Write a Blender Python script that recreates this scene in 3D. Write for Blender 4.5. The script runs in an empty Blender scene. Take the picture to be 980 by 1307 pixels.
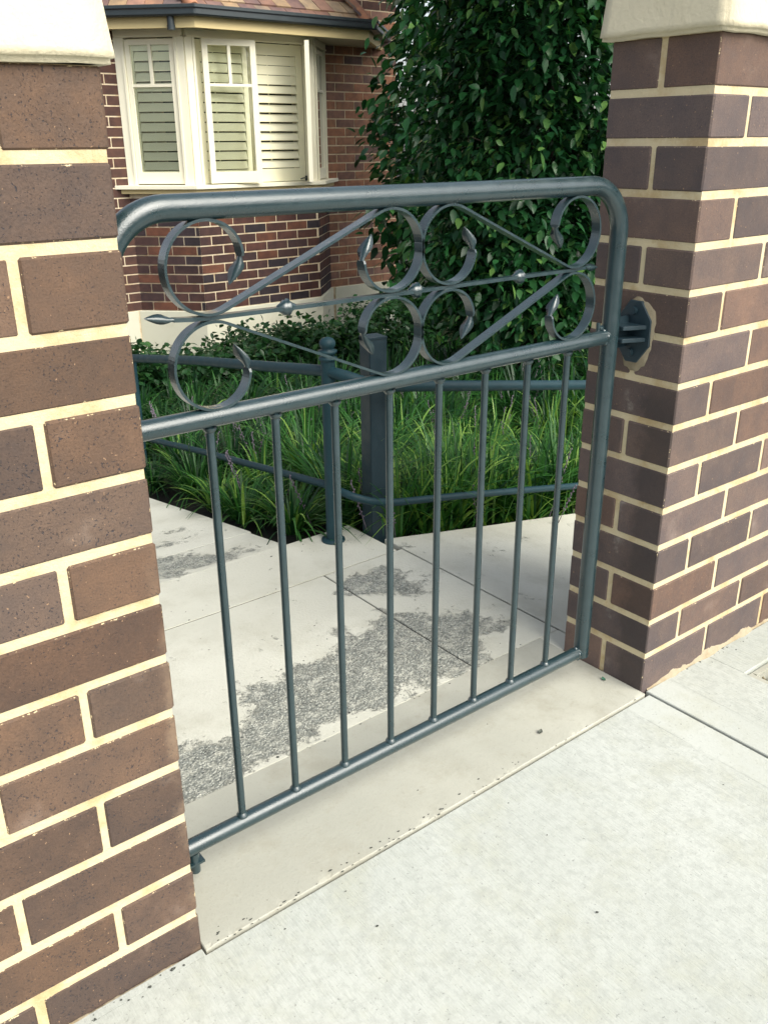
import bpy, bmesh, math, random
import numpy as np
from mathutils import Vector, Matrix
random.seed(7); rng = np.random.default_rng(11)
S = bpy.context.scene; COL = S.collection; R = math.radians

# ---------------------------------------------------------------- camera, sky, sun, exposure
def make_camera():
    a, p, r = .6670, -.3940, -.0070
    f = Vector((math.sin(a)*math.cos(p), math.cos(a)*math.cos(p), math.sin(p)))
    rt = Vector((math.cos(a), -math.sin(a), 0)); up = rt.cross(f)
    rt2 = rt*math.cos(r) + up*math.sin(r); up2 = -rt*math.sin(r) + up*math.cos(r)
    cd = bpy.data.cameras.new('camera'); co = bpy.data.objects.new('camera', cd); COL.objects.link(co)
    M = Matrix((rt2, up2, -f)).transposed().to_4x4(); M.translation = Vector((-.3955, -.9559, 1.1240))
    co.matrix_world = M
    cd.sensor_fit = 'VERTICAL'; cd.sensor_height = 36; cd.sensor_width = 27
    cd.lens = 1136.73/1307*36; cd.clip_start = .02; cd.clip_end = 2000
    S.camera = co
make_camera()
SUN_AZ, SUN_EL = (.22, -.975), R(42)          # soft sun from the street, to the right of the camera
w = bpy.data.worlds.new('World'); S.world = w; w.use_nodes = True
nt = w.node_tree; bg = nt.nodes['Background']
sky = nt.nodes.new('ShaderNodeTexSky'); sky.sky_type = 'NISHITA'; sky.sun_disc = False
sky.sun_elevation = SUN_EL; sky.sun_rotation = math.atan2(SUN_AZ[0], SUN_AZ[1])
sky.air_density = 1.0; sky.dust_density = 3.0; sky.ozone_density = .6
hs = nt.nodes.new('ShaderNodeHueSaturation'); hs.inputs['Saturation'].default_value = .42
nt.links.new(sky.outputs[0], hs.inputs['Color']); nt.links.new(hs.outputs[0], bg.inputs['Color'])
bg.inputs['Strength'].default_value = .09
sd = bpy.data.lights.new('sun', 'SUN'); sd.energy = 1.5; sd.angle = R(55); sd.color = (1, .965, .84)
so = bpy.data.objects.new('sun', sd); COL.objects.link(so)
so.rotation_euler = Vector((SUN_AZ[0]*math.cos(SUN_EL), SUN_AZ[1]*math.cos(SUN_EL), math.sin(SUN_EL))).to_track_quat('Z', 'Y').to_euler()
so.location = (3, -4, 6)
S.view_settings.view_transform = 'Standard'; S.view_settings.look = 'None'
S.view_settings.exposure = 1.5; S.view_settings.gamma = 1

# ---------------------------------------------------------------- node helpers
class NT:
    def __init__(s, name):
        s.m = bpy.data.materials.new(name); s.m.use_nodes = True
        s.t = s.m.node_tree; s.b = s.t.nodes['Principled BSDF']
    def n(s, typ, **k):
        nd = s.t.nodes.new(typ)
        for a, v in k.items(): setattr(nd, a, v)
        return nd
    def l(s, a, b): s.t.links.new(a, b)
    def put(s, sock, v):
        if hasattr(v, 'is_output') : s.l(v, sock)
        else:
            if isinstance(v, tuple) and len(v) == 3 and sock.type == 'RGBA': v = v+(1,)
            sock.default_value = v
    def noise(s, vec, scale, detail=4, rough=.55, out=0, dist=0):
        nd = s.n('ShaderNodeTexNoise'); nd.inputs['Scale'].default_value = scale; nd.inputs['Detail'].default_value = detail
        nd.inputs['Roughness'].default_value = rough; nd.inputs['Distortion'].default_value = dist
        s.put(nd.inputs['Vector'], vec); return nd.outputs[out]
    def voro(s, vec, scale, feat='F1', out='Distance'):
        nd = s.n('ShaderNodeTexVoronoi', feature=feat); nd.inputs['Scale'].default_value = scale
        s.put(nd.inputs['Vector'], vec); return nd.outputs[out]
    def ramp(s, v, a, b, lo=0., hi=1.):
        nd = s.n('ShaderNodeMapRange'); nd.interpolation_type = 'SMOOTHSTEP'
        for k, x in zip(('From Min', 'From Max', 'To Min', 'To Max'), (a, b, lo, hi)): s.put(nd.inputs[k], x)
        s.put(nd.inputs['Value'], v); return nd.outputs[0]
    def math(s, op, a, b=0.):
        nd = s.n('ShaderNodeMath', operation=op); s.put(nd.inputs[0], a); s.put(nd.inputs[1], b); return nd.outputs[0]
    def vmath(s, op, a, b=(0, 0, 0)):
        nd = s.n('ShaderNodeVectorMath', operation=op); s.put(nd.inputs[0], a); s.put(nd.inputs[1], b); return nd.outputs[0]
    def mix(s, f, a, b, blend='MIX'):
        nd = s.n('ShaderNodeMix', data_type='RGBA', blend_type=blend)
        s.put(nd.inputs[0], f); s.put(nd.inputs[6], a); s.put(nd.inputs[7], b); return nd.outputs[2]
    def pos(s): return s.n('ShaderNodeNewGeometry').outputs['Position']
    def obj(s): return s.n('ShaderNodeTexCoord').outputs['Object']
    def rand(s): return s.n('ShaderNodeObjectInfo').outputs['Random']
    def attr(s, name, out): return s.n('ShaderNodeAttribute', attribute_name=name).outputs[out]
    def bump(s, h, strength=.5, dist=.002, prev=None):
        nd = s.n('ShaderNodeBump'); nd.inputs['Strength'].default_value = strength; nd.inputs['Distance'].default_value = dist
        s.put(nd.inputs['Height'], h)
        if prev is not None: s.l(prev, nd.inputs['Normal'])
        return nd.outputs[0]
    def done(s, color=None, rough=None, normal=None, **k):
        if color is not None: s.put(s.b.inputs['Base Color'], color)
        if rough is not None: s.put(s.b.inputs['Roughness'], rough)
        if normal is not None: s.l(normal, s.b.inputs['Normal'])
        for a, v in k.items(): s.put(s.b.inputs[a.replace('_', ' ')], v)
        return s.m

MORTAR = (.60, .51, .33)
def mat_brick(name, smear=.0016, speck=1.0, edge_stain=False):
    s = NT(name); oi = s.n('ShaderNodeObjectInfo'); o = s.obj()
    off = s.n('ShaderNodeCombineXYZ'); r100 = s.math('MULTIPLY', oi.outputs['Random'], 91.)
    s.l(r100, off.inputs[0]); s.l(s.math('MULTIPLY', oi.outputs['Random'], 37.), off.inputs[1])
    v = s.vmath('ADD', o, off.outputs[0])
    base = oi.outputs['Color']
    n1 = s.noise(v, 14, 5, .6); n2 = s.noise(v, 55, 5, .7); n3 = s.noise(v, 420, 3, .6)
    c = s.mix(s.ramp(n1, .3, .72), s.mix(1., base, (.80, .82, .88), 'MULTIPLY'), s.mix(1., base, (1.2, 1.12, 1.04), 'MULTIPLY'))
    c = s.mix(s.ramp(n2, .45, .75, 0, .5), c, s.mix(1., base, (1.35, 1.3, 1.25), 'MULTIPLY'))
    c = s.mix(s.ramp(n3, .3, .7, 0., .45), c, s.mix(1., base, (.55, .55, .6), 'MULTIPLY'))
    d1 = s.noise(v, 360, 3, .6); d2 = s.noise(v, 30, 3, .6)
    sp = s.ramp(s.math('ADD', d1, s.math('MULTIPLY', s.math('SUBTRACT', d2, .5), .22)), .60, .69, 0, .8*speck)
    c = s.mix(sp, c, (.020, .027, .040))
    pale = s.ramp(s.noise(v, 230, 1, .5), .74, .79, 0, .7)
    c = s.mix(pale, c, (.35, .22, .13))
    # pale bloom of lime in soft patches
    c = s.mix(s.ramp(s.noise(v, 7, 4, .65), .60, .82, 0, .28), c, (.40, .34, .30))
    if not edge_stain:            # damp and lime run under the hinge plate; dark also paints the reveal's shade
        P = s.pos(); sx = s.n('ShaderNodeSeparateXYZ'); s.l(P, sx.inputs[0]); X, Y, Z = sx.outputs; nz = s.noise(P, 16, 5, .7)
        face = s.math('MULTIPLY', s.ramp(X, 1.0765, 1.075), s.ramp(Z, .72, .62))
        damp_shade = s.math('MULTIPLY', face, s.ramp(s.math('ADD', Y, s.math('MULTIPLY', nz, .09)), .13, .10, 0, .55))
        c = s.mix(damp_shade, c, (.040, .033, .031))
        run = s.ramp(s.math('ABSOLUTE', s.math('SUBTRACT', s.math('ADD', Y, s.math('MULTIPLY', s.noise(P, 7, 3), .05)), .127)), .022, .004)
        c = s.mix(s.math('MULTIPLY', s.math('MULTIPLY', face, run), s.ramp(nz, .48, .70, 0, .5)), c, (.34, .31, .27))
    if edge_stain:
        px = s.n('ShaderNodeSeparateXYZ'); P = s.pos(); s.l(P, px.inputs[0])
        e = s.ramp(s.math('ADD', px.outputs[0], s.math('MULTIPLY', s.noise(P, 22, 4, .7), .05)), .004, .024, 0, .62)
        low = s.ramp(px.outputs[2], .75, .45, 0, 1)
        e = s.math('MULTIPLY', s.math('MULTIPLY', e, low), s.ramp(s.noise(P, 9, 2), .42, .58))
        c = s.mix(e, c, (.24, .17, .115))
    # mortar smeared over the arrises: distance from the nearest edge of this face
    q = s.vmath('SUBTRACT', s.attr('half', 'Vector'), s.vmath('ABSOLUTE', o))
    sp3 = s.n('ShaderNodeSeparateXYZ'); s.l(q, sp3.inputs[0]); a, b, cc = sp3.outputs
    mid = s.math('MAXIMUM', s.math('MINIMUM', a, b), s.math('MINIMUM', s.math('MAXIMUM', a, b), cc))
    jag = s.math('ADD', s.math('MULTIPLY', s.noise(v, 75, 5, .7), .0085), s.math('MULTIPLY', s.noise(v, 300, 2), .003))
    m = s.ramp(s.math('SUBTRACT', s.math('ADD', jag, smear-.0066), mid), -.0003, .0004)
    c = s.mix(m, c, s.mix(s.noise(v, 30), (.56, .44, .25), MORTAR))
    h = s.math('ADD', s.math('MULTIPLY', n3, .5), s.math('SUBTRACT', s.math('MULTIPLY', n2, .6), s.math('MULTIPLY', sp, .5)))
    return s.done(c, s.ramp(n2, .3, .7, .62, .85), s.bump(h, .8, .0018), Specular_IOR_Level=.3)
def mat_mortar(name, col=MORTAR):
    s = NT(name); P = s.pos()
    n1 = s.noise(P, 12, 5, .65); n2 = s.noise(P, 180, 4, .7)
    c = s.mix(s.ramp(n1, .44, .68, 0, .75), col, tuple(x*y for x, y in zip(col, (.72, .60, .45))))
    c = s.mix(s.ramp(n2, .5, .75, 0, .35), c, tuple(x*1.2 for x in col))
    return s.done(c, .9, s.bump(s.math('ADD', n2, s.math('MULTIPLY', s.noise(P, 40, 4), 1.2)), .7, .003), Specular_IOR_Level=.2)
def mat_render(name, col, stain=.3, grain=.5):
    s = NT(name); P = s.pos()
    n1 = s.noise(P, 5, 6, .65); n2 = s.noise(P, 90, 5, .65)
    c = s.mix(s.ramp(n1, .48, .75, 0, stain), col, tuple(x*y for x, y in zip(col, (.78, .72, .60))))
    return s.done(c, .75, s.bump(n2, grain, .002), Specular_IOR_Level=.3)
def mat_paint(name, col, rough=.38, peel=.35, spec=.5, scale=600, coat=0.):
    s = NT(name); P = s.pos()
    n1 = s.noise(P, 30, 4, .6); n2 = s.noise(P, scale, 3, .6)
    c = s.mix(s.ramp(n1, .4, .75, 0, .35), col, tuple(min(1, x*1.5+.006) for x in col))
    c = s.mix(s.ramp(n2, .64, .76, 0, .15), c, tuple(min(1, x*2.2+.02) for x in col))
    return s.done(c, s.ramp(n1, .3, .7, rough-.05, rough+.12), s.bump(n2, peel, .0008), Specular_IOR_Level=spec, Coat_Weight=coat, Coat_Roughness=.16)
def mat_flat(name, col, rough=.6, var=.2, scale=8, bump=.2, spec=.4):
    s = NT(name); P = s.pos(); n1 = s.noise(P, scale, 5, .6)
    c = s.mix(s.ramp(n1, .35, .7), tuple(x*(1-var) for x in col), tuple(min(1, x*(1+var*.5)) for x in col))
    return s.done(c, rough, s.bump(s.noise(P, scale*14, 4), bump, .002), Specular_IOR_Level=spec)
def mat_objcol(name, rough=.75, bump=.4, scale=60):
    s = NT(name); oi = s.n('ShaderNodeObjectInfo'); P = s.pos()
    n1 = s.noise(P, scale*.25, 4, .6); n2 = s.noise(P, scale, 4, .7)
    c = s.mix(s.ramp(n1, .3, .7), s.mix(1., oi.outputs['Color'], (.75, .75, .8), 'MULTIPLY'), s.mix(1., oi.outputs['Color'], (1.2, 1.12, 1.05), 'MULTIPLY'))
    c = s.mix(s.ramp(n2, .6, .75, 0, .5), c, s.mix(1., oi.outputs['Color'], (.4, .4, .45), 'MULTIPLY'))
    return s.done(c, rough, s.bump(n2, bump, .003), Specular_IOR_Level=.3)
def mat_concrete(name, light, dark, broom=0., agg=False, stain=(.42, .40, .30), tone=1.):
    s = NT(name); P = s.pos()
    n0 = s.noise(P, 1.6, 5, .6); n1 = s.noise(P, 6, 6, .68); n2 = s.noise(P, 130, 4, .7); n3 = s.noise(P, 420, 2, .6)
    c = s.mix(s.ramp(n0, .35, .68), dark, light)
    c = s.mix(s.ramp(n1, .46, .72, 0, .55), c, stain)
    c = s.mix(s.ramp(s.noise(P, 26, 6, .75), .56, .72, 0, .35), c, stain)
    c = s.mix(s.ramp(n2, .56, .76, 0, .4), c, tuple(x*.68 for x in dark))
    c = s.mix(s.ramp(n3, .66, .74, 0, .35), c, tuple(x*.4 for x in dark))
    h = s.math('MULTIPLY', n2, .6)
    if broom:
        mp = s.n('ShaderNodeMapping'); mp.inputs['Scale'].default_value = (1., .10, 1.)
        mp.inputs['Rotation'].default_value = (0, 0, R(4)); s.l(P, mp.inputs[0])
        sx = s.n('ShaderNodeSeparateXYZ'); s.l(P, sx.inputs[0]); jd = s.math('ABSOLUTE', s.math('SUBTRACT', sx.outputs[0], 1.0845))
        fld = s.ramp(jd, .070, .088)                      # trowelled margin beside the joint is left unbroomed
        ln = s.math('MULTIPLY', s.ramp(s.math('ABSOLUTE', s.math('SUBTRACT', jd, .084)), .0022, .0004), s.ramp(n1, .42, .6, 0, .5))
        c = s.mix(ln, c, tuple(x*.5 for x in dark))
        b = s.noise(mp.outputs[0], 260, 3, .6); h = s.math('ADD', h, s.math('MULTIPLY', s.math('MULTIPLY', b, fld), broom))
        c = s.mix(s.math('MULTIPLY', s.ramp(s.noise(P, 55, 5, .7), .42, .66, 0, .45), fld), c, tuple(x*.80 for x in dark))
        c = s.mix(s.math('MULTIPLY', fld, s.ramp(b, .48, .72, 0, .24)), c, tuple(x*.72 for x in dark))
        c = s.mix(s.ramp(s.noise(P, 190, 3), .64, .74, 0, .5), c, tuple(x*.35 for x in dark))
    if agg:
        a = s.attr('wear', 'Fac')
        k = s.math('ADD', a, s.math('MULTIPLY', s.math('SUBTRACT', s.noise(P, 8, 9, .76), .5), 3.4))
        k = s.math('ADD', k, s.math('MULTIPLY', s.math('SUBTRACT', s.noise(P, 90, 4, .75), .5), .55))
        k = s.math('MULTIPLY', s.ramp(k, .40, .72), s.ramp(s.noise(P, 30, 5, .72), .34, .56, .35, .95))
        v = s.voro(P, 165, out='Distance'); vc = s.voro(P, 165, out='Color')
        sep = s.n('ShaderNodeSeparateColor'); s.l(vc, sep.inputs[0])
        peb = s.mix(sep.outputs[0], (.25, .26, .23), (.44, .45, .40))
        peb = s.mix(s.ramp(sep.outputs[1], .85, .92, 0, .7), peb, (.09, .10, .095))
        peb = s.mix(s.ramp(v, .42, .75, 0, .7), peb, (.10, .11, .10))
        c = s.mix(k, c, peb)
        h = s.math('ADD', h, s.math('MULTIPLY', k, s.math('SUBTRACT', s.math('MULTIPLY', s.ramp(v, .1, .6, 1, 0), 2.2), 2.4)))
        return s.done(c, .82, s.bump(h, .8, .0028), Specular_IOR_Level=.25)
    return s.done(c, .85, s.bump(h, .6, .002), Specular_IOR_Level=.22)
def mat_leaf(name, cols, rough=.32, trans=.25, vscale=3., spec=.3):
    s = NT(name); t = s.attr('tint', 'Fac'); P = s.pos()
    c = s.mix(s.ramp(t, 0, .55), cols[0], cols[1]); c = s.mix(s.ramp(t, .6, 1.), c, cols[2])
    c = s.mix(s.ramp(s.noise(P, 160, 3), .4, .7, 0, .25), c, tuple(x*.6 for x in cols[0]))
    s.done(c, rough, s.bump(s.noise(P, 120, 2), .25, .002), Specular_IOR_Level=spec)
    out = s.t.nodes['Material Output']; tr = s.n('ShaderNodeBsdfTranslucent'); s.l(s.mix(1., c, (1.5, 1.7, .8), 'MULTIPLY'), tr.inputs['Color'])
    mx = s.n('ShaderNodeMixShader'); mx.inputs[0].default_value = trans
    s.l(s.b.outputs[0], mx.inputs[1]); s.l(tr.outputs[0], mx.inputs[2]); s.l(mx.outputs[0], out.inputs['Surface'])
    return s.m
def mat_glass(name):
    s = NT(name); out = s.t.nodes['Material Output']
    g = s.n('ShaderNodeBsdfGlossy'); g.inputs['Roughness'].default_value = .02
    tr = s.n('ShaderNodeBsdfTransparent'); tr.inputs['Color'].default_value = (.97, .99, .97, 1)
    fr = s.n('ShaderNodeFresnel'); fr.inputs['IOR'].default_value = 1.5
    mx = s.n('ShaderNodeMixShader'); s.l(fr.outputs[0], mx.inputs[0]); s.l(tr.outputs[0], mx.inputs[1]); s.l(g.outputs[0], mx.inputs[2])
    s.l(mx.outputs[0], out.inputs['Surface']); return s.m

M = dict(
    brick=mat_brick('pillar_brick', .0014, 1.0, True), brick_r=mat_brick('pillar_brick_smooth', .0012, .45),
    mortar=mat_mortar('mortar'), cap=mat_render('cap_render', (.64, .58, .42), .30, .9),
    grout=mat_mortar('grout', (.27, .235, .165)),
    metal=mat_paint('gate_paint', (.010, .028, .034), .30, .6, .6, 380, .7), rail=mat_paint('railing_paint', (.007, .032, .042), .5, .25, .3),
    post=mat_paint('post_paint', (.011, .028, .038), .45, .3),
    foot=mat_concrete('footpath_concrete', (.47, .49, .455), (.41, .43, .395), 1.3, stain=(.37, .375, .30)),
    sill=mat_concrete('threshold_concrete', (.445, .44, .375), (.345, .345, .295), 0, stain=(.28, .265, .205)),
    path=mat_concrete('path_concrete', (.60, .595, .515), (.51, .505, .43), 0, True, stain=(.42, .41, .33)),
    dark=mat_flat('joint_dirt', (.035, .035, .03), .95, .4, 40, .6), soil=mat_flat('soil', (.012, .011, .008), .95, .5, 6, .9),
    hbrick=mat_objcol('house_brick', .8, .5, 50), hmortar=mat_mortar('house_mortar', (.71, .60, .43)),
    plinth=mat_render('plinth_render', (.66, .65, .52), .25, .4), cream=mat_render('window_paint', (.87, .83, .66), .12, .1),
    shutter=mat_render('shutter_paint', (.88, .85, .64), .10, .05), fascia=mat_render('fascia_paint', (.70, .57, .30), .15, .1),
    soffit=mat_render('soffit_paint', (.50, .46, .33), .2, .1), gutter=mat_paint('gutter_paint', (.022, .032, .038), .4, .1, scale=60),
    black=mat_flat('room_dark', (.012, .011, .010), .9, .2), tile=mat_objcol('roof_tile', .7, .5, 40), glass=mat_glass('window_glass'),
    bark=mat_flat('bark', (.045, .034, .024), .9, .5, 20, .8),
    leaf=mat_leaf('tree_leaf', ((.007, .037, .014), (.018, .080, .024), (.100, .200, .050)), .32, .24),
    hedge=mat_leaf('hedge_leaf', ((.010, .040, .014), (.022, .075, .022), (.055, .13, .035)), .35, .2),
    grass=mat_leaf('border_grass', ((.006, .034, .010), (.036, .130, .024), (.210, .350, .070)), .40, .22),
    spike=mat_flat('flower_spike', (.16, .13, .17), .8, .3, 50), white=mat_flat('white_petal', (.75, .76, .66), .7, .1, 30),
    yellow=mat_flat('yellow_petal', (.72, .62, .22), .7, .1, 30), rust=mat_flat('rust', (.10, .055, .03), .8, .4, 40),
)

# ---------------------------------------------------------------- object helpers
WL = {}                                             # world location of every object made
def tag(o, label=None, cat=None, group=None, kind=None):
    for k, v in (('label', label), ('category', cat), ('group', group), ('kind', kind)):
        if v: o[k] = v
    return o
def link(o, loc, parent=None, rotz=0):
    COL.objects.link(o); loc = Vector(loc)
    if parent is not None:
        o.parent = parent; o.location = loc - WL[parent.name]
    else: o.location = loc
    o.rotation_euler = (0, 0, rotz); WL[o.name] = loc; return o
def empty(name, loc, label, cat, group=None):
    o = bpy.data.objects.new(name, None); o.empty_display_size = .1; link(o, loc); return tag(o, label, cat, group)
class MB:
    """verts / faces in world space, built as one object whose origin is given"""
    def __init__(s): s.v = []; s.f = []; s.sm = []
    def add(s, vs, fs, smooth=False):
        k = len(s.v); s.v += [tuple(x) for x in vs]; s.f += [tuple(i+k for i in f) for f in fs]; s.sm += [smooth]*len(fs); return s
    def box(s, x0, x1, y0, y1, z0, z1):
        return s.hexa([(x0, y0), (x1, y0), (x1, y1), (x0, y1)], z0, z1)
    def hexa(s, poly, z0, z1):
        """a vertical prism on a plan polygon (counter-clockwise)"""
        n = len(poly); vs = [(x, y, z0) for x, y in poly]+[(x, y, z1) for x, y in poly]
        fs = [tuple(reversed(range(n))), tuple(range(n, 2*n))]+[(i, (i+1) % n, n+(i+1) % n, n+i) for i in range(n)]
        return s.add(vs, fs)
    def obox(s, c, ux, uy, uz, hx, hy, hz):
        c, ux, uy, uz = map(Vector, (c, ux, uy, uz)); vs = []
        for k in (-1, 1):
            for a, b in ((-1, -1), (1, -1), (1, 1), (-1, 1)): vs.append(c+ux*hx*a+uy*hy*b+uz*hz*k)
        return s.add(vs, [(3, 2, 1, 0), (4, 5, 6, 7), (0, 1, 5, 4), (1, 2, 6, 5), (2, 3, 7, 6), (3, 0, 4, 7)])
    def tube(s, pts, r, seg=14, caps=True):
        pts = [Vector(p) for p in pts]; n = len(pts); rr = r if hasattr(r, '__len__') else [r]*n
        t = [(pts[min(i+1, n-1)]-pts[max(i-1, 0)]).normalized() for i in range(n)]
        a = Vector((0, 0, 1)) if abs(t[0].z) < .9 else Vector((1, 0, 0)); u = t[0].cross(a).normalized(); vs = []
        for i in range(n):
            u = (u - t[i]*u.dot(t[i])).normalized(); b = t[i].cross(u)
            vs += [pts[i]+(u*math.cos(2*math.pi*k/seg)+b*math.sin(2*math.pi*k/seg))*rr[i] for k in range(seg)]
        fs = [(i*seg+k, i*seg+(k+1) % seg, (i+1)*seg+(k+1) % seg, (i+1)*seg+k) for i in range(n-1) for k in range(seg)]
        s.add(vs, fs, True)
        if caps: s.add([vs[k] for k in range(seg)], [tuple(reversed(range(seg)))]); s.add(vs[-seg:], [tuple(range(seg))])
        return s
    def lathe(s, c, prof, seg=18):
        c = Vector(c); vs = [c+Vector((r*math.cos(2*math.pi*k/seg), r*math.sin(2*math.pi*k/seg), z)) for r, z in prof for k in range(seg)]
        n = len(prof)
        return s.add(vs, [(i*seg+k, i*seg+(k+1) % seg, (i+1)*seg+(k+1) % seg, (i+1)*seg+k) for i in range(n-1) for k in range(seg)], True)
    def build(s, name, mat, parent=None, loc=None, bevel=0, seg=2):
        if loc is None: loc = WL[parent.name] if parent is not None else (0, 0, 0)
        loc = Vector(loc); me = bpy.data.meshes.new(name)
        me.from_pydata([tuple(Vector(v)-loc) for v in s.v], [], s.f)
        me.polygons.foreach_set('use_smooth', s.sm)
        if bevel:
            bm = bmesh.new(); bm.from_mesh(me); bmesh.ops.remove_doubles(bm, verts=bm.verts, dist=1e-5)
            bmesh.ops.bevel(bm, geom=[e for e in bm.edges if len(e.link_faces) == 2 and e.calc_face_angle(0) > .5], offset=bevel, segments=seg, affect='EDGES', clamp_overlap=True)
            bm.to_mesh(me); bm.free()
        me.materials.append(mat); me.update()
        return link(bpy.data.objects.new(name, me), loc, parent)
def np_mesh(name, V, F, mat, parent=None, attrs=None, smooth=False, loc=(0, 0, 0)):
    V = np.asarray(V, np.float32)-np.array(loc, np.float32); F = np.asarray(F, np.int32); me = bpy.data.meshes.new(name)
    me.vertices.add(len(V)); me.vertices.foreach_set('co', V.ravel())
    me.loops.add(F.size); me.loops.foreach_set('vertex_index', F.ravel()); k = F.shape[1]
    me.polygons.add(len(F)); me.polygons.foreach_set('loop_start', np.arange(0, F.size, k, dtype=np.int32))
    me.polygons.foreach_set('loop_total', np.full(len(F), k, np.int32)); me.polygons.foreach_set('use_smooth', np.full(len(F), smooth))
    for n, a in (attrs or {}).items():
        at = me.attributes.new(n, 'FLOAT', 'POINT'); at.data.foreach_set('value', np.asarray(a, np.float32))
    me.materials.append(mat); me.update(calc_edges=True); me.validate()
    return link(bpy.data.objects.new(name, me), loc, parent)
_bm = {}
def brick_mesh(dx, dy, dz, mat, bevel):
    key = (round(dx, 3), round(dy, 3), round(dz, 3), mat.name)
    if key in _bm: return _bm[key]
    bm = bmesh.new(); bmesh.ops.create_cube(bm, size=1)
    bmesh.ops.scale(bm, vec=key[:3], verts=bm.verts)
    if bevel: bmesh.ops.bevel(bm, geom=list(bm.edges), offset=bevel, segments=1, affect='EDGES')
    me = bpy.data.meshes.new('brick'); bm.to_mesh(me); bm.free()
    if bevel:
        at = me.attributes.new('half', 'FLOAT_VECTOR', 'POINT'); h = [x/2 for x in key[:3]]
        at.data.foreach_set('vector', h*len(me.vertices))
    me.materials.append(mat); _bm[key] = me; return me
def brick(cx, cy, cz, dx, dy, dz, mat, col, parent, rotz=0, bevel=.0028, name='brick'):
    o = bpy.data.objects.new(name, brick_mesh(dx, dy, dz, mat, bevel)); link(o, (cx, cy, cz), parent, rotz)
    o.color = (*col, 1); return o

# ---------------------------------------------------------------- ground, footpath, threshold, path
RS, XS = .157, .17                                   # fall of the ramp and of the side path
def ground_z(x, y):
    z = -.05
    if y > 1.1: z = min(z, -.05-RS*min(max(y-1.155, 0), 6.2))
    if y > .23: z = min(z, -.05-XS*min(max(x-1.147, 0), 1.3)-.0)
    return z
def ground():
    xs = sorted(set([-150, -60, -20, -8, -4, -2, 30, 60, 150]+[round(-1+.35*i, 3) for i in range(40)]))
    ys = sorted(set([-150, -60, -20, -8, -4, -2.5, -1, 0, .225, .235, 20, 30, 60, 150]+[round(.4+.3*i, 3) for i in range(40)]))
    V = [(x, y, ground_z(x, y)-(.03 if y < 0 else 0)) for y in ys for x in xs]; n = len(xs)
    F = [(j*n+i, j*n+i+1, (j+1)*n+i+1, (j+1)*n+i) for j in range(len(ys)-1) for i in range(n-1)]
    o = np_mesh('ground', V, F, M['soil']); tag(o, 'dark soil of the sloping garden bed', None, None, 'structure')
ground()
def slab(name, x0, x1, y0, y1, top, mat, parent, thick=.07, step=.03, wear=None, zf=None, bevel=.0016):
    """a concrete slab: fine top sheet with rounded arris and sides"""
    nx = max(2, int((x1-x0)/step)+1); ny = max(2, int((y1-y0)/step)+1)
    xs = np.r_[x0, np.linspace(x0+bevel, x1-bevel, nx), x1]; ys = np.r_[y0, np.linspace(y0+bevel, y1-bevel, ny), y1]
    X, Y = np.meshgrid(xs, ys); Z = np.full_like(X, top)
    if zf is not None: Z = Z+zf(X, Y)
    Z = Z+.0012*np.sin(X*5.1+Y*3.3)*np.sin(Y*4.3-X*1.7)
    ed = (X <= x0) | (X >= x1) | (Y <= y0) | (Y >= y1); Z[ed] -= bevel
    nX, nY = len(xs), len(ys); V = np.stack([X, Y, Z], -1).reshape(-1, 3); id_ = np.arange(nX*nY).reshape(nY, nX)
    F = np.stack([id_[:-1, :-1], id_[:-1, 1:], id_[1:, 1:], id_[1:, :-1]], -1).reshape(-1, 4)
    ring = np.r_[id_[0, :], id_[1:, -1], id_[-1, -2::-1], id_[-2:0:-1, 0]]; L = V[ring].copy(); L[:, 2] -= thick
    k = len(V); m = len(ring); low = np.arange(m)+k; nxt = np.roll(np.arange(m), -1)
    F = np.r_[F, np.stack([ring, low, low[nxt], ring[nxt]], -1)]; V = np.r_[V, L]
    at = {}
    if wear is not None: at['wear'] = np.array([wear(x, y) for x, y, z in V])
    return np_mesh(name, V, F, mat, parent, at, False)
# footpath: base sheet plus slabs
fb = MB().box(-7, 7, -2.6, -.004, -.14, -.075).build('footpath', M['dark']); tag(fb, 'pale broom-finished concrete footpath', None, None, 'structure')
FZ = -.003
slab('concrete_slab', -1.2, 1.081, -2.6, -.0168, FZ, M['foot'], fb, step=.08, bevel=.0008)
slab('concrete_slab', -1.2, -.002, -.0167, -.0025, FZ-.0003, M['foot'], fb, step=.1, bevel=.0003)
slab('concrete_slab', -4.2, -1.206, -2.6, -.012, FZ, M['foot'], fb, step=.2)
PX0, PX1, PY0, PY1 = 1.322, 1.60, -.36, -.100         # opening of the broken service pit
slab('concrete_slab', 1.088, PX0, -2.6, -.004, FZ+.001, M['foot'], fb, step=.08)
slab('concrete_slab', PX0, PX1, PY1, -.004, FZ+.001, M['foot'], fb, step=.05)
slab('concrete_slab', PX0, PX1, -2.6, PY0, FZ+.001, M['foot'], fb, step=.08)
slab('concrete_slab', PX1, 6, -2.6, -.004, FZ+.001, M['foot'], fb, step=.2)
# threshold under the gate
def chip(X, Y):
    e = np.exp(-((Y+.0115)/.006)**2)
    return -e*np.clip(np.sin(X*61)+np.sin(X*143+1)+np.sin(X*29+2)+.7*np.sin(X*331)-1.2, 0, 1)*.0022
th_ = slab('threshold', .0015, 1.0735, -.0112, .2978, .0006, M['sill'], None, .09, .006, None, chip, .0012)
tag(th_, 'smooth brownish concrete threshold between the two pillars', None, None, 'structure')
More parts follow.
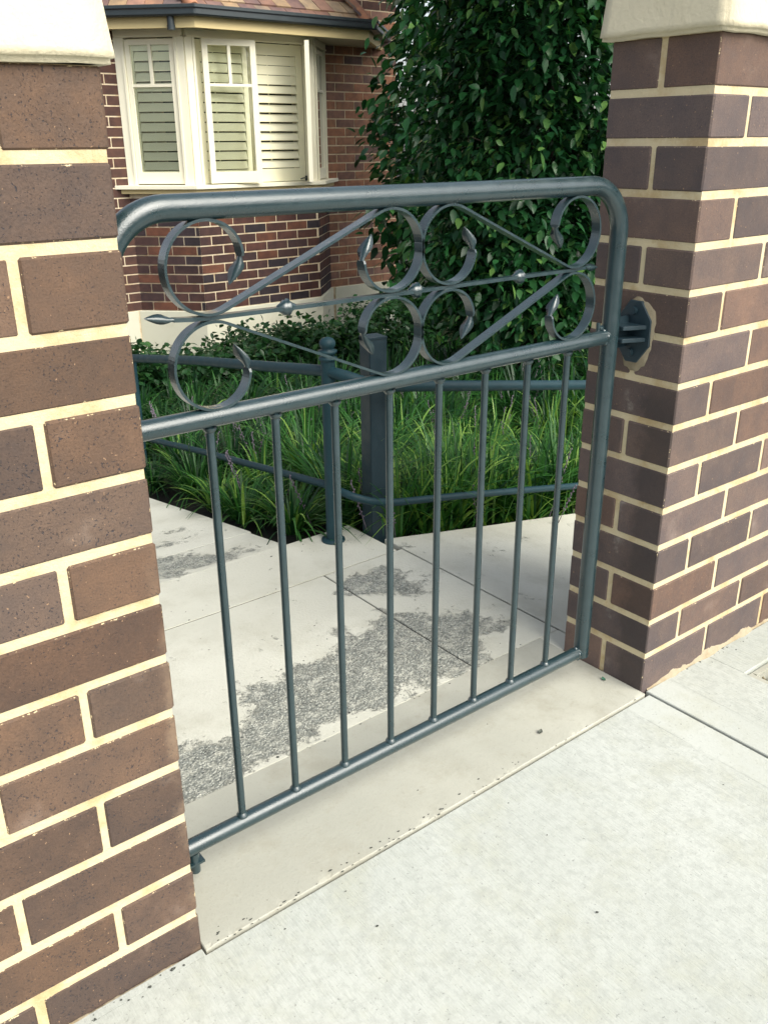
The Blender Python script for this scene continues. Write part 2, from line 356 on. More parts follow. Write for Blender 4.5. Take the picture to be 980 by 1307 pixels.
# garden path: landing, ramp and side path
WEAR = [(.20, .36, .09, .07, 1.), (.30, .37, .09, .07, 1.), (.40, .42, .10, .075, 1.05), (.50, .42, .11, .08, 1.1), (.60, .44, .11, .10, 1.1), (.70, .46, .12, .11, 1.15),
        (.80, .45, .12, .12, 1.15), (.90, .42, .08, .10, 1.0), (.97, .48, .07, .07, .9), (.86, .58, .07, .06, .75), (.93, .78, .08, .07, .95), (1.0, .72, .08, .09, .9),
        (.87, .80, .06, .04, .7), (1.04, .84, .05, .05, .75), (.42, .53, .06, .03, .55), (.53, .56, .05, .03, .55), (.12, .40, .08, .09, .9),
        (.55, 1.27, .12, .10, 1.05), (.70, 1.24, .10, .07, .85), (.62, 1.50, .10, .05, .8), (.72, 1.62, .08, .04, .6), (.5, 1.36, .12, .06, .9)]
def wear(x, y): return min(.98, .70*sum(a*math.exp(-((x-cx)/(rx*1.06))**2-((y-cy)/(ry*1.06))**2) for cx, cy, rx, ry, a in WEAR))
pb = MB().box(-.6, 1.13, .31, 1.14, -.16, -.09).build('garden_path', M['dark']); tag(pb, 'weathered concrete landing and ramp behind the gate', None, None, 'structure')
J = .0021
slab('concrete_slab', -.6, .858-J, .2985, .911-J, 0, M['path'], pb, .09, .01, wear)
slab('concrete_slab', .858+J, 1.139, .2985, .911-J, 0, M['path'], pb, .09, .01, wear)
slab('concrete_slab', -.6, 1.122, .911+J, 1.155, 0, M['path'], pb, .09, .012, wear, None, .001)
slab('concrete_slab', 1.0745, 1.139, .2255, .2975, -.0005, M['path'], pb, .09, .012, wear, None, .0006)
rz = lambda X, Y: -RS*np.maximum(Y-1.155, 0)
slab('concrete_slab', -.6, .885, 1.1553, 1.376-J, 0, M['path'], pb, .09, .012, wear, rz, .0006)
slab('concrete_slab', -.6, .895, 1.376+J, 4.2, 0, M['path'], pb, .09, .02, wear, rz)
slab('concrete_slab', 1.147, 3.4, .235, 1.0, -.001, M['path'], pb, .09, .03, lambda x, y: .06, lambda X, Y: -XS*np.maximum(X-1.147, 0))
for x0, x1, y0, y1, z in ((-.6, 1.12, .9092, .9128, -.0022), (.8562, .8598, .2996, .9092, -.0022), (1.1402, 1.1462, .2996, .9092, -.005), (-.6, .884, 1.3744, 1.3776, -RS*.221-.0022)):
    MB().box(x0, x1, y0, y1, z-.03, z).build('joint_dirt', M['dark'], pb)
for x0, x1, y0, y1, z in ((.0, 1.075, -.0166, -.0114, -.0135), (1.0815, 1.0875, -2.6, -.018, -.0105)):
    MB().box(x0, x1, y0, y1, z-.03, z).build('joint_dirt', M['dark'], fb)
# loose chips and pebbles of the worn concrete
def pebbles():
    V, F, k = [], [], 0; n = 0
    while n < 2600:
        x, y = random.uniform(.08, 1.1), random.uniform(.31, 1.0)
        if wear(x, y)+random.gauss(0, .18) < .66: continue
        if abs(x-.858) < .006 or abs(y-.911) < .006: continue
        r = random.uniform(.0011, .0030); h = r*random.uniform(.25, .6); a0 = random.random()*6; m = 5
        ring = [(x+r*random.uniform(.7, 1.2)*math.cos(a0+i*2*math.pi/m), y+r*random.uniform(.7, 1.2)*math.sin(a0+i*2*math.pi/m), -.0004) for i in range(m)]
        V += ring+[(x, y, h)]; F += [(k+i, k+(i+1) % m, k+m) for i in range(m)]; k += m+1; n += 1
    o = np_mesh('exposed_pebbles', V, F, M['pebble'], pb); tag(o, kind='stuff')
M['pebble'] = mat_flat('pebble', (.27, .275, .245), .85, .6, 180, .3)
pebbles()
def chips():
    """dark crumbs and flakes along the crack before the threshold"""
    V, F, k = [], [], 0
    for i in range(95):
        x = random.uniform(.02, 1.06); y = -.0145+abs(random.gauss(0, .012))*(1 if random.random() < .75 else 3); r = random.uniform(.0006, .0024); m = 5; a0 = random.random()*6
        if x > .5 and random.random() < .35: continue
        z = .0008
        ring = [(x+r*1.7*random.uniform(.6, 1.2)*math.cos(a0+j*2*math.pi/m), y+r*random.uniform(.5, 1.)*math.sin(a0+j*2*math.pi/m), z) for j in range(m)]
        V += ring+[(x, y, z+.0012)]; F += [(k+j, k+(j+1) % m, k+m) for j in range(m)]; k += m+1
    o = np_mesh('concrete_crumbs', V, F, M['crumb'], th_); tag(o, kind='stuff')
M['crumb'] = mat_flat('crumb', (.075, .08, .07), .95, .5, 90, .3)
chips()
# broken service pit in the footpath
pit = empty('service_pit', (PX0, PY1, FZ), 'small broken service pit with crumbling edge filled with dry debris in the footpath', 'pit')
b = MB()
for x0, x1, y0, y1 in ((PX0+.001, PX0+.022, PY0+.001, PY1-.001), (PX0+.022, PX1-.001, PY1-.02, PY1-.001)): b.box(x0, x1, y0, y1, -.09, FZ-.006)
b.build('rim', M['sill'], pit, bevel=.004)
def pit_fill():
    V, F, k = [], [], 0
    for i in range(700):
        x, y = random.uniform(PX0, PX1), random.uniform(PY0, PY1); r = random.uniform(.003, .011); z = -.034+random.uniform(0, .014); m = 5; a0 = random.random()*6
        V += [(x+r*random.uniform(.5, 1.3)*math.cos(a0+j*2*math.pi/m), y+r*random.uniform(.5, 1.3)*math.sin(a0+j*2*math.pi/m), z-.004) for j in range(m)]+[(x, y, z+r*.5)]
        F += [(k+j, k+(j+1) % m, k+m) for j in range(m)]; k += m+1
    tag(np_mesh('debris', V, F, M['debris'], pit), kind='stuff')
M['debris'] = mat_flat('debris', (.16, .135, .085), .95, .8, 60, .4)
pit_fill()

# ---------------------------------------------------------------- brick pillars
W_, DP = 1.0735, .2235
PAL_L = [(.116, .077, .055), (.104, .070, .052), (.122, .078, .053), (.108, .076, .060), (.112, .071, .050), (.124, .088, .068)]
PAL_R = [(.104, .077, .066), (.094, .073, .067), (.120, .079, .061), (.098, .075, .068), (.110, .078, .065), (.090, .069, .063)]
def pillar(xa, xb, levels, odd_header, label, pal, mat, mirror, cap_over, cap_h):
    """levels: the mortar heights from the bottom up; stretcher bond turned at both ends"""
    root = empty('brick_pillar', ((xa+xb)/2, DP/2, levels[0]), label, 'pillar', 'brick pillars either side of the gate')
    MB().box(xa+.0026, xb-.0026, .0026, DP-.0026, levels[0]-.04, levels[-1]).build('mortar_core', M['mortar'], root)
    jt, jv = .0125, .0105; hd = (DP-jv)/2; nst = round((xb-xa+jv)/.2405); kk = .93 if xa < 0 else 1.26
    for i in range(len(levels)-1):
        z0, z1 = levels[i]+jt/2, levels[i+1]-jt/2
        if i == 0: z0 = levels[0]-.03
        if i == len(levels)-2: z1 = levels[-1]
        rows = []
        if odd_header(i):                                  # whole brick turned across each end, seen as a header from the street
            e = .110; rows += [(xa, xa+e, 0, DP), (xb-e, xb, 0, DP)]
            for y0, y1 in ((0, hd), (hd+jv, DP)):
                for q in range(nst-1): rows.append((xa+e+jv+q*(.23+jv), xa+e+jv+q*(.23+jv)+.23, y0, y1))
        else:
            for y0, y1 in ((0, hd), (hd+jv, DP)):
                for q in range(nst): rows.append((xa+q*(.23+jv), xa+q*(.23+jv)+.23, y0, y1))
        for x0, x1, y0, y1 in rows:
            c = random.choice(pal); g = random.uniform(.80, 1.20); c = tuple(v*g*kk for v in c)
            sh = [random.uniform(-.0009, .0009) for _ in range(2)]
            brick((x0+x1)/2+sh[0], (y0+y1)/2+sh[1], (z0+z1)/2, x1-x0, y1-y0, round(z1-z0, 3), mat, c, root, random.uniform(-.0035, .0035) if x1-x0 > .12 else 0)
    # rendered capping with soft uneven edges
    o = cap_over; zt = levels[-1]; nx = 40; b = MB()
    bm = bmesh.new(); bmesh.ops.create_cube(bm, size=1)
    bmesh.ops.scale(bm, vec=(xb-xa+2*o, DP+2*o, cap_h), verts=bm.verts)
    bmesh.ops.translate(bm, vec=((xa+xb)/2, DP/2, zt+cap_h/2), verts=bm.verts)
    top = [v for v in bm.verts if v.co.z > zt+cap_h*.5]
    for v in top: v.co.x += (-.012 if v.co.x > (xa+xb)/2 else .012); v.co.y += (-.012 if v.co.y > DP/2 else .012)
    bmesh.ops.bevel(bm, geom=list(bm.edges), offset=.006, segments=2, affect='EDGES')
    bmesh.ops.subdivide_edges(bm, edges=[e for e in bm.edges if e.calc_length() > .05], cuts=14, use_grid_fill=True)
    from mathutils import noise as N
    for v in bm.verts:
        q = N.noise(v.co*17)+.5*N.noise(v.co*45); v.co += Vector((.0011*q, .0012*q, .0028*q if v.co.z < zt+.02 else .001*q))
    # low hipped top
    me = bpy.data.meshes.new('cap'); bm.to_mesh(me); bm.free()
    me.polygons.foreach_set('use_smooth', [True]*len(me.polygons)); me.materials.append(M['cap'])
    for v in me.vertices: v.co -= WL[root.name]
    cap = link(bpy.data.objects.new('cap', me), WL[root.name], root)
    xa2, xb2, ya, yb = xa-o+.012, xb+o-.012, -o+.012, DP+o-.012; zc = zt+cap_h-.004; xm, ym = (xa2+xb2)/2, (ya+yb)/2
    MB().add([(xa2, ya, zc), (xb2, ya, zc), (xb2, yb, zc), (xa2, yb, zc), (xa2+.11, ym, zc+.07), (xb2-.11, ym, zc+.07)],
             [(0, 1, 5, 4), (2, 3, 4, 5), (1, 2, 5), (3, 0, 4), (3, 2, 1, 0)]).build('cap_top', M['cap'], root)
    return root
LZ = [-.009, .067, .152, .246, .336, .4235, .5065, .593, .6775, .762, .852, .933, 1.0245, 1.112, 1.196]
pl = pillar(-.4705, 0, LZ, lambda i: i % 2 == 1, 'brown speckled brick pillar nearest the viewer with cream cap', PAL_L, M['brick'], True, .014, .13)
RZ = [.006]+[.086*k+.002*math.sin(k*2.1) for k in range(1, 15)]+[1.29]
pr = pillar(W_, W_+.711, RZ, lambda i: i % 2 == 1, 'purple brown brick pillar carrying the gate hinge plate', PAL_R, M['brick_r'], False, .02, .15)
# rough mortar fillet where the far pillar meets the footpath
def fillet(root, x0, x1, z0, amp):
    V, F = [], []; n = 150
    from mathutils import noise as N
    for i in range(n+1):
        x = x0+(x1-x0)*i/n; q = N.noise((x*14, z0*50, 3))+.55*N.noise((x*45, 1, z0))+.3*N.noise((x*130, 7, z0)); e = amp*min(1, i/25)
        t = .003+.010*e*max(0, .5+q); h = z0+.003+.022*e*max(0, .55+q)
        V += [(x, .001, h), (x, -t*.3, h*.75), (x, -t, FZ-.001)]
    for i in range(n):
        for k in range(2): F.append((i*3+k, i*3+k+1, i*3+3+k+1, i*3+3+k))
    np_mesh('mortar_fillet', V, F, M['fillet'], root, None, True, WL[root.name])
M['fillet'] = mat_mortar('fillet_mortar', (.36, .31, .22))
fillet(pr, W_+.02, W_+.711, -.004, .75); fillet(pl, -.47, -.004, -.010, .22)
# hinge plate set in grout on the reveal of the far pillar
def plate():
    cy, cz = .111, .778; hy, hz = .039, .060
    octo = [(-.35, 1), (.35, 1), (1, .42), (1, -.42), (.35, -1), (-.35, -1), (-1, -.42), (-1, .42)]
    b = MB(); n = 8
    vs = [(W_-.007, cy+a*hy, cz+c*hz) for a, c in octo]+[(W_+.004, cy+a*hy, cz+c*hz) for a, c in octo]
    b.add(vs, [tuple(range(n)), tuple(reversed(range(n, 2*n)))]+[(i, n+i, n+(i+1) % n, (i+1) % n) for i in range(n)])
    p = b.build('hinge_plate', M['post'], pr, (W_, cy, cz), .0015, 1)
    for dz, nm in ((.012, 'bracket_fin'), (-.012, 'bracket_fin')):
        f = MB(); f.add([(W_-.006, cy-.030, cz+dz-.004), (W_-.006, cy+.030, cz+dz-.004), (W_-.052, cy+.010, cz+dz-.004), (W_-.052, cy-.010, cz+dz-.004),
                         (W_-.006, cy-.030, cz+dz+.004), (W_-.006, cy+.030, cz+dz+.004), (W_-.052, cy+.010, cz+dz+.004), (W_-.052, cy-.010, cz+dz+.004)],
                        [(3, 2, 1, 0), (4, 5, 6, 7), (0, 1, 5, 4), (1, 2, 6, 5), (2, 3, 7, 6), (3, 0, 4, 7)])
        f.build(nm, M['post'], p, bevel=.001, seg=1)
    MB().box(W_-.040, W_-.006, cy+.012, cy+.018, cz-.03, cz+.03).build('bracket_web', M['post'], p)
    for s in (-1, 1):
        MB().tube([(W_-.014, cy+.002, cz+s*.041), (W_-.006, cy+.002, cz+s*.041)], .008, 8).build('bolt', M['post'], p)
    # grout collar
    g = MB(); m = 40; vs = []
    for i in range(m):
        a = 2*math.pi*i/m; k = 1.07+.06*math.sin(3*a+.5)+.05*math.sin(5*a+1)+random.uniform(-.05, .05); low = 1.16 if -math.sin(a) > .75 else 1
        ry, rz_ = hy*1.05*k, hz*1.06*(1+(k-1)*.8)*low
        y, z = cy-.003+math.cos(a)*ry, cz+math.sin(a)*rz_
        vs += [(W_+.001, y, z), (W_-.0045, cy+(y-cy)*.9, cz+(z-cz)*.92)]
    vs.append((W_-.005, cy, cz))
    g.add(vs, [(2*i, 2*((i+1) % m), 2*((i+1) % m)+1, 2*i+1) for i in range(m)]+[(2*i+1, 2*((i+1) % m)+1, 2*m) for i in range(m)], True)
    g.build('grout', M['grout'], pr)
plate()

# ---------------------------------------------------------------- the gate
GY = .115
def arc(cx, cz, r, a0, a1, n): return [(cx+r*math.cos(R(a0+(a1-a0)*i/n)), cz+r*math.sin(R(a0+(a1-a0)*i/n))) for i in range(n+1)]
def gate():
    g = empty('garden_gate', (.515, GY, .065), 'grey painted metal gate with scrollwork standing closed between the pillars', 'gate')
    XL, XR, ZT, ZM, ZB, RC = .022, 1.0, 1.0505, .777, .079, .085
    p = [(XL, .066)]+[(XL, z) for z in (.3, .6, .85)]+arc(XL+RC, ZT-RC, RC, 180, 90, 14)+[(x, ZT) for x in (.3, .5, .7)]+arc(XR-RC, ZT-RC, RC, 90, 0, 14)+[(XR, z) for z in (.85, .6, .3)]+[(XR, .068)]
    MB().tube([(x, GY, z) for x, z in p], .0166, 20).build('frame', M['metal'], g)
    def welds(b, x, z, r, n=5):
        for i in range(n):
            a = i*2*math.pi/n; rr = r*.42
            b.lathe((x, GY+r*.8*math.sin(a), z+r*.8*math.cos(a)), [(0, -rr), (rr*.8, -rr*.6), (rr, 0), (rr*.8, rr*.6), (0, rr)], 6)
    for z, r in ((ZM, .0140), (ZB, .0138)):
        b = MB().tube([(XL+.012, GY, z), (.5, GY, z), (XR-.012, GY, z)], r, 18)
        welds(b, XR-.019, z, r)
        b.build('cross_rail', M['metal'], g)
    for k in range(8):
        x = .144+.1053*k; b = MB().tube([(x, GY, ZB+.010), (x, GY, .4), (x, GY, ZM-.010)], .0063, 10)
        for z, s in ((ZB+.0125, 1), (ZM-.0135, -1)): b.lathe((x, GY, z), [(.0105, 0), (.0098, s*.003), (.0066, s*.007)], 10)
        b.build('baluster', M['metal'], g)
    HW, HT = .0094, .0019
    def bar(pts, name='scroll', y0=GY, hw=HW, ht=HT, taper=0):
        """flat strip bent in the plane of the gate"""
        P = [Vector((x, z)) for x, z in pts]; n = len(P); vs = []
        for i in range(n):
            t = (P[min(i+1, n-1)]-P[max(i-1, 0)]).normalized(); nn = Vector((-t.y, t.x))
            w_ = hw*(1 if 0 < i < n-1 else .75)
            for sy, sn in ((-1, -1), (1, -1), (1, 1), (-1, 1)):
                q = P[i]+nn*ht*sn; vs.append((q.x, y0+w_*sy, q.y))
        fs = [(i*4+a, i*4+(a+1) % 4, i*4+4+(a+1) % 4, i*4+4+a) for i in range(n-1) for a in range(4)]+[(3, 2, 1, 0), tuple(range(4*n-4, 4*n))]
        return MB().add(vs, fs)
    def leaf(pt, d, nrm, parent, length=.034, curl=.2, twist=.75, fat=1.25):
        """forged leaf closing a bar end: lens outline in the strip's own width"""
        P = Vector(pt); d = Vector(d).normalized(); nn = Vector(nrm).normalized(); vs = []; n = 9; view = Vector((.64, .72, -.27))
        sg = 1 if Vector((nn.x*.7, .7, nn.y*.7)).cross(view).length > Vector((-nn.x*.7, .7, -nn.y*.7)).cross(view).length else -1
        wd = [.0062, .0066, .0086, .0108, .0112, .0098, .0074, .0044, .0006]
        for i in range(n):
            t = i/(n-1); q = P+d*length*t+nn*curl*length*t*t; th = .0026*(1-t)+.0006
            tw = sg*twist*min(1, t*2.5); cw, sw = math.cos(tw), math.sin(tw); hw_ = wd[i]*(1+(fat-1)*min(1, t*3))
            for y, k in ((-hw_, 0), (0, th), (hw_, 0), (0, -th)):
                a_ = y*sw+k*cw; vs.append((q.x+nn.x*a_, GY+y*cw-k*sw, q.y+nn.y*a_))
        fs = [(i*4+a, i*4+(a+1) % 4, i*4+4+(a+1) % 4, i*4+4+a) for i in range(n-1) for a in range(4)]
        MB().add(vs, fs, True).build('leaf_tip', M['metal'], parent)
    r = .0592; ZU, ZD = .9755, .8475; ZC = .9115
    def scroll(cxa, cxb, zc, flip_x, flip_z):
        # canonical: left circle runs over its top to its bottom, straight up to the top of the right circle and round
        D = abs(cxb-cxa)/2; al = math.degrees(math.asin(r/D))     # internal tangent of two equal circles
        t1 = -90+al*0; pts = []
        # left circle: start inside at 25 deg below horizontal right, go counter-clockwise over the top to the tangent point
        tang = 270+(90-al) if False else 360-(90-al)
        a0 = 12
        left = arc(0, 0, r, a0, tang-360+360, 60)
        left = [(x*(1-.10*max(0, 1-i/12)**2), z*(1-.10*max(0, 1-i/12)**2)) for i, (x, z) in enumerate(left)]
        right = [(2*D-x, -z) for x, z in reversed(left)]
        full = left+right
        mid = (2*D/2)
        out = []
        for x, z in full:
            X = cxa+x if not flip_x else cxb-x
            Z = zc+z if not flip_z else zc-z
            out.append((X, Z))
        b = bar(out).build('scroll', M['metal'], g)
        for e, e2 in ((out[0], out[1]), (out[-1], out[-2])):
            d = Vector((e[0]-e2[0], e[1]-e2[1])); cc = Vector((cxa if abs(e[0]-cxa) < .1 else cxb, zc))
            leaf(e, d.normalized()+(cc-Vector(e)).normalized()*.40, cc-Vector(e), b, .036, .22, .7, 1.0)
    scroll(.157, .461, ZU, False, False); scroll(.157, .461, ZD, False, True)
    scroll(.5785, .876, ZU, True, False); scroll(.5785, .876, ZD, True, True)
    cb = bar([(.105, ZC+.003), (.13, ZC+.001), (.16, ZC), (.3, ZC-.001), (.51, ZC-.001), (.72, ZC), (.87, ZC), (.91, ZC+.001)], hw=.0062, ht=.0028).build('centre_bar', M['metal'], g)
    leaf((.106, ZC+.003), (-1, .15), (0, 1), cb, .040, 0, 1.25, .62); leaf((.909, ZC+.001), (1, -.05), (0, 1), cb, .038, 0, 1.25, .62)
    for x in (.277, .514, .742):                                  # cast collars on the bar
        MB().lathe((0, 0, 0), [(.0005, -.017), (.0045, -.014), (.0068, -.009), (.0102, -.005), (.0085, -.0015), (.0118, .001), (.0092, .004), (.0065, .009), (.0042, .014), (.0005, .017)], 10)
        b = MB(); prof = [(.0005, -.017), (.0048, -.014), (.0070, -.009), (.0112, -.004), (.0092, -.001), (.0125, .002), (.0090, .005), (.0062, .009), (.0042, .014), (.0005, .017)]
        vs = [(x+u, GY+q*math.cos(2*math.pi*k/10), ZC+q*math.sin(2*math.pi*k/10)) for q, u in prof for k in range(10)]
        b.add(vs, [(i*10+k, i*10+(k+1) % 10, i*10+10+(k+1) % 10, i*10+10+k) for i in range(9) for k in range(10)], True).build('collar', M['metal'], cb)
    b = MB().box(.034, .066, GY-.010, GY+.010, .046, .050); b.box(.034, .038, GY-.010, GY+.010, .050, .068); b.tube([(.052, GY, .028), (.052, GY, .066)], .0085, 12)
    b.build('stop_bolt', M['metal'], g)
    b = MB().tube([(XR-.028, GY+.006, ZM+.017), (XR+.032, GY+.006, ZM+.017)], .0052, 10); b.tube([(XR-.029, GY+.006, ZM+.010), (XR-.029, GY+.006, ZM+.028)], .004, 8)
    b.build('latch_bar', M['metal'], g)
gate()

# ---------------------------------------------------------------- pipe railing round the bed
def railing():
    P = Vector((1.018, 1.090, 0))
    rl = empty('pipe_railing', P, 'low teal grey pipe railing with ball topped post at the corner of the planted bed', 'railing')
    b = MB().tube([P+Vector((0, 0, 0)), P+Vector((0, 0, .3)), P+Vector((0, 0, .565))], .0205, 18)
    post = b.build('post', M['rail'], rl)
    MB().lathe(P+Vector((0, 0, .555)), [(.0205, 0), (.026, .004), (.026, .010), (.018, .014), (.022, .020), (.027, .024), (.027, .030), (.016, .033), (.021, .040), (.0235, .048), (.022, .056), (.015, .064), (.0, .068)], 18).build('finial', M['rail'], post)
    MB().lathe(P, [(.036, 0), (.036, .006), (.022, .010)], 18).build('base_ring', M['rail'], post)
    top = [(1.072, 2.75, .268), (1.058, 2.0, .390), (1.036, 1.4, .478), (1.018, 1.13, .520), (1.020, 1.075, .524), (1.040, 1.035, .517), (1.075, 1.0, .502), (1.13, .985, .490), (1.177, .985, .477), (1.5, .985, .424), (2.0, .985, .344), (2.6, .985, .248)]
    MB().tube(top, .0168, 16).build('top_rail', M['rail'], rl)
    low = [(1.072, 2.75, -.078), (1.058, 2.0, .038), (1.036, 1.4, .128), (1.018, 1.13, .172), (1.022, 1.06, .170), (1.045, 1.015, .158), (1.09, .988, .140), (1.177, .985, .117), (1.5, .985, .062), (2.0, .985, -.030), (2.6, .985, -.135)]
    MB().tube(low, .0118, 12).build('lower_rail', M['rail'], rl)
    for z in (.524, .172):
        b = MB()
        for i in range(1, 5):
            a = i*1.05; b.lathe((P.x+.021*math.cos(a-2.6), P.y+.021*math.sin(a-2.6), z+.012*math.sin(a*2)), [(0, -.005), (.005, -.003), (.006, 0), (.005, .003), (0, .005)], 6)
        tag(b.build('weld', M['rail'], rl), kind='stuff')
    for q in ((2.45, .985), ):
        MB().tube([(q[0], q[1], -.28), (q[0], q[1], .28)], .0205, 16).build('post', M['rail'], rl)
    MB().tube([(1.070, 2.62, -.30), (1.070, 2.62, .30)], .0205, 16).build('post', M['rail'], rl)
    sq = empty('square_post', (1.158, 1.062, -.05), 'dark square post with flat top standing just behind the railing corner', 'post')
    MB().obox((1.158, 1.062, .272), (math.cos(-.12), math.sin(-.12), 0), (-math.sin(-.12), math.cos(-.12), 0), (0, 0, 1), .029, .029, .335).build('shaft', M['post'], sq, bevel=.002)
    MB().obox((1.158, 1.062, .609), (math.cos(-.12), math.sin(-.12), 0), (-math.sin(-.12), math.cos(-.12), 0), (0, 0, 1), .0302, .0302, .003).build('cap_plate', M['post'], sq, bevel=.001)
railing()

# ---------------------------------------------------------------- house
HX, HY = 4.3, 7.35
house = empty('brick_house', (HX, HY, -1.0), 'dark red brick house with cream bay window and shutters behind the garden', 'house')
YW, DB = 7.35, .45; XL_, XR_ = 3.179, 5.42; FLX, FRX, YF = XL_+DB, XR_-DB, YW-DB
ZP = -.372                                                   # top of the plinth
BAY = [(XL_, YW), (FLX, YF), (FRX, YF), (XR_, YW)]
def offset_bay(o):
    k = o*math.tan(R(22.5)); return [(XL_-o*1.414-0, YW), (FLX-k, YF-o), (FRX+k, YF-o), (XR_+o*1.414, YW)]
XE = 6.352
b = MB(); b.box(-.5, XE-.004, YW+.0015, YW+6, -1.1, 3.6); b.hexa([(XL_+.006, YW+.01)]+[(FLX+.001, YF+.0015), (FRX-.001, YF+.0015)]+[(XR_-.006, YW+.01)], -1.1, .70)
b.build('wall', M['hmortar'], house)
b = MB(); b.hexa([(x, y) for x, y in offset_bay(.022)], -1.15, ZP); b.box(-.5, XL_-.05, YW-.022, YW, -1.15, ZP); b.box(XR_+.05, XE+.02, YW-.022, YW, -1.15, ZP)
b.build('plinth', M['plinth'], house, bevel=.004, seg=1)
HP = [(.062, .030, .025), (.080, .036, .027), (.046, .028, .028), (.026, .021, .025), (.070, .033, .027), (.105, .046, .030), (.058, .032, .029), (.034, .025, .029), (.050, .028, .026)]
HPR = [(.150, .082, .056), (.170, .092, .058), (.125, .074, .058), (.160, .080, .050), (.100, .066, .058), (.130, .076, .058), (.180, .090, .056)]
hb_n = [0]; rest = MB()
def brick_wall(p0, ang, L, z0, z1, pal, keep, seed, shift=0):
    rnd = random.Random(seed); u = Vector((math.cos(ang), math.sin(ang), 0)); nrm = Vector((u.y, -u.x, 0)); k = 0; z = z0
    while z+.086 <= z1+.04:
        zt = min(z+.086, z1); x = -(.12 if (k+shift) % 2 else 0)
        while x < L-.012:
            a, bb = max(x, 0)+(.0055 if x > 0 else 0), min(x+.24, L)-(.0055 if x+.24 < L else 0)
            if bb-a > .02:
                c = rnd.choice(pal); g = rnd.uniform(.85, 1.15)*(1.85 if pal is HPR else 1.2); c = tuple(v*g for v in c)
                ctr = Vector((p0[0], p0[1], (z+zt)/2))+u*(a+bb)/2-nrm*.0225
                if keep(z, (a+bb)/2) and hb_n[0] < 300:
                    brick(ctr.x, ctr.y, ctr.z, round(bb-a, 2), .05, round(zt-z-.0125, 3), M['hbrick'], c, house, ang, 0); hb_n[0] += 1
                else: rest.obox(ctr, u, nrm, (0, 0, 1), (bb-a)/2, .025, (zt-z-.0125)/2)
            x += .24
        z += .086; k += 1
Lf = DB*math.sqrt(2)
brick_wall((FLX, YF), 0, FRX-FLX, ZP, .70, HP, lambda z, x: True, 1)
brick_wall((XL_, YW), R(-45), Lf, ZP, .70, HP, lambda z, x: True, 2, 1)
brick_wall((FRX, YF), R(45), Lf, ZP, .70, HP, lambda z, x: True, 3, 1)
brick_wall((XR_, YW), 0, XE-XR_, ZP, 3.5, HPR, lambda z, x: z < 2.35, 4)
brick_wall((-.5, YW), 0, 2.95, ZP, 3.5, HP+HPR, lambda z, x: False, 6)
brick_wall((2.46, YW), 0, XL_-2.46, ZP, 3.5, HP+HPR, lambda z, x: -.38 < z < 1.8 and x > .45, 5)
o = rest.build('brick', M['hbrick_rest'] if 'hbrick_rest' in M else M['hbrick'], house); o.color = (.085, .045, .036, 1); tag(o, kind='stuff')
# --- bay window: three lights
ZS, ZH = .77, 1.985
def facet(p0, ang):
    u = Vector((math.cos(ang), math.sin(ang), 0)); nrm = Vector((u.y, -u.x, 0))
    def bx(mb, a0, a1, z0, z1, n0, n1):
        c = Vector((p0[0], p0[1], 0))+u*(a0+a1)/2+nrm*(n0+n1)/2+Vector((0, 0, (z0+z1)/2))
        return mb.obox(c, u, nrm, (0, 0, 1), (a1-a0)/2, abs(n1-n0)/2, (z1-z0)/2)
    def pt(a, n, z): return Vector((p0[0], p0[1], z))+u*a+nrm*n
    return u, nrm, bx, pt
def sash(parent, bxf, pt, a0, a1, z0, z1, n, mats=True, st=.055, zt=None, name='sash'):
    """glazed casement: two upper panes, one lower pane"""
    fr = MB(); th = .02; zt = zt or z1-.35
    bxf(fr, a0, a0+st, z0, z1, n-th, n+th); bxf(fr, a1-st, a1, z0, z1, n-th, n+th)
    bxf(fr, a0+st, a1-st, z0, z0+.10, n-th+.001, n+th-.001); bxf(fr, a0+st, a1-st, z1-st, z1, n-th+.001, n+th-.001)
    bxf(fr, a0+st, a1-st, zt-.012, zt+.012, n-th+.003, n+th-.003); am = (a0+a1)/2
    bxf(fr, am-.014, am+.014, zt+.012, z1-st, n-th+.005, n+th-.005)
    s_ = fr.build(name, M['cream'], parent, pt(a0, n, z0))
    for x0, x1, y0, y1 in ((a0+st, am-.014, zt+.012, z1-st), (am+.014, a1-st, zt+.012, z1-st), (a0+st, a1-st, z0+.10, zt-.012)):
        bxf(MB(), x0-.004, x1+.004, y0-.004, y1+.004, n-.002, n+.002).build('pane', M['glass'], parent)
    return s_
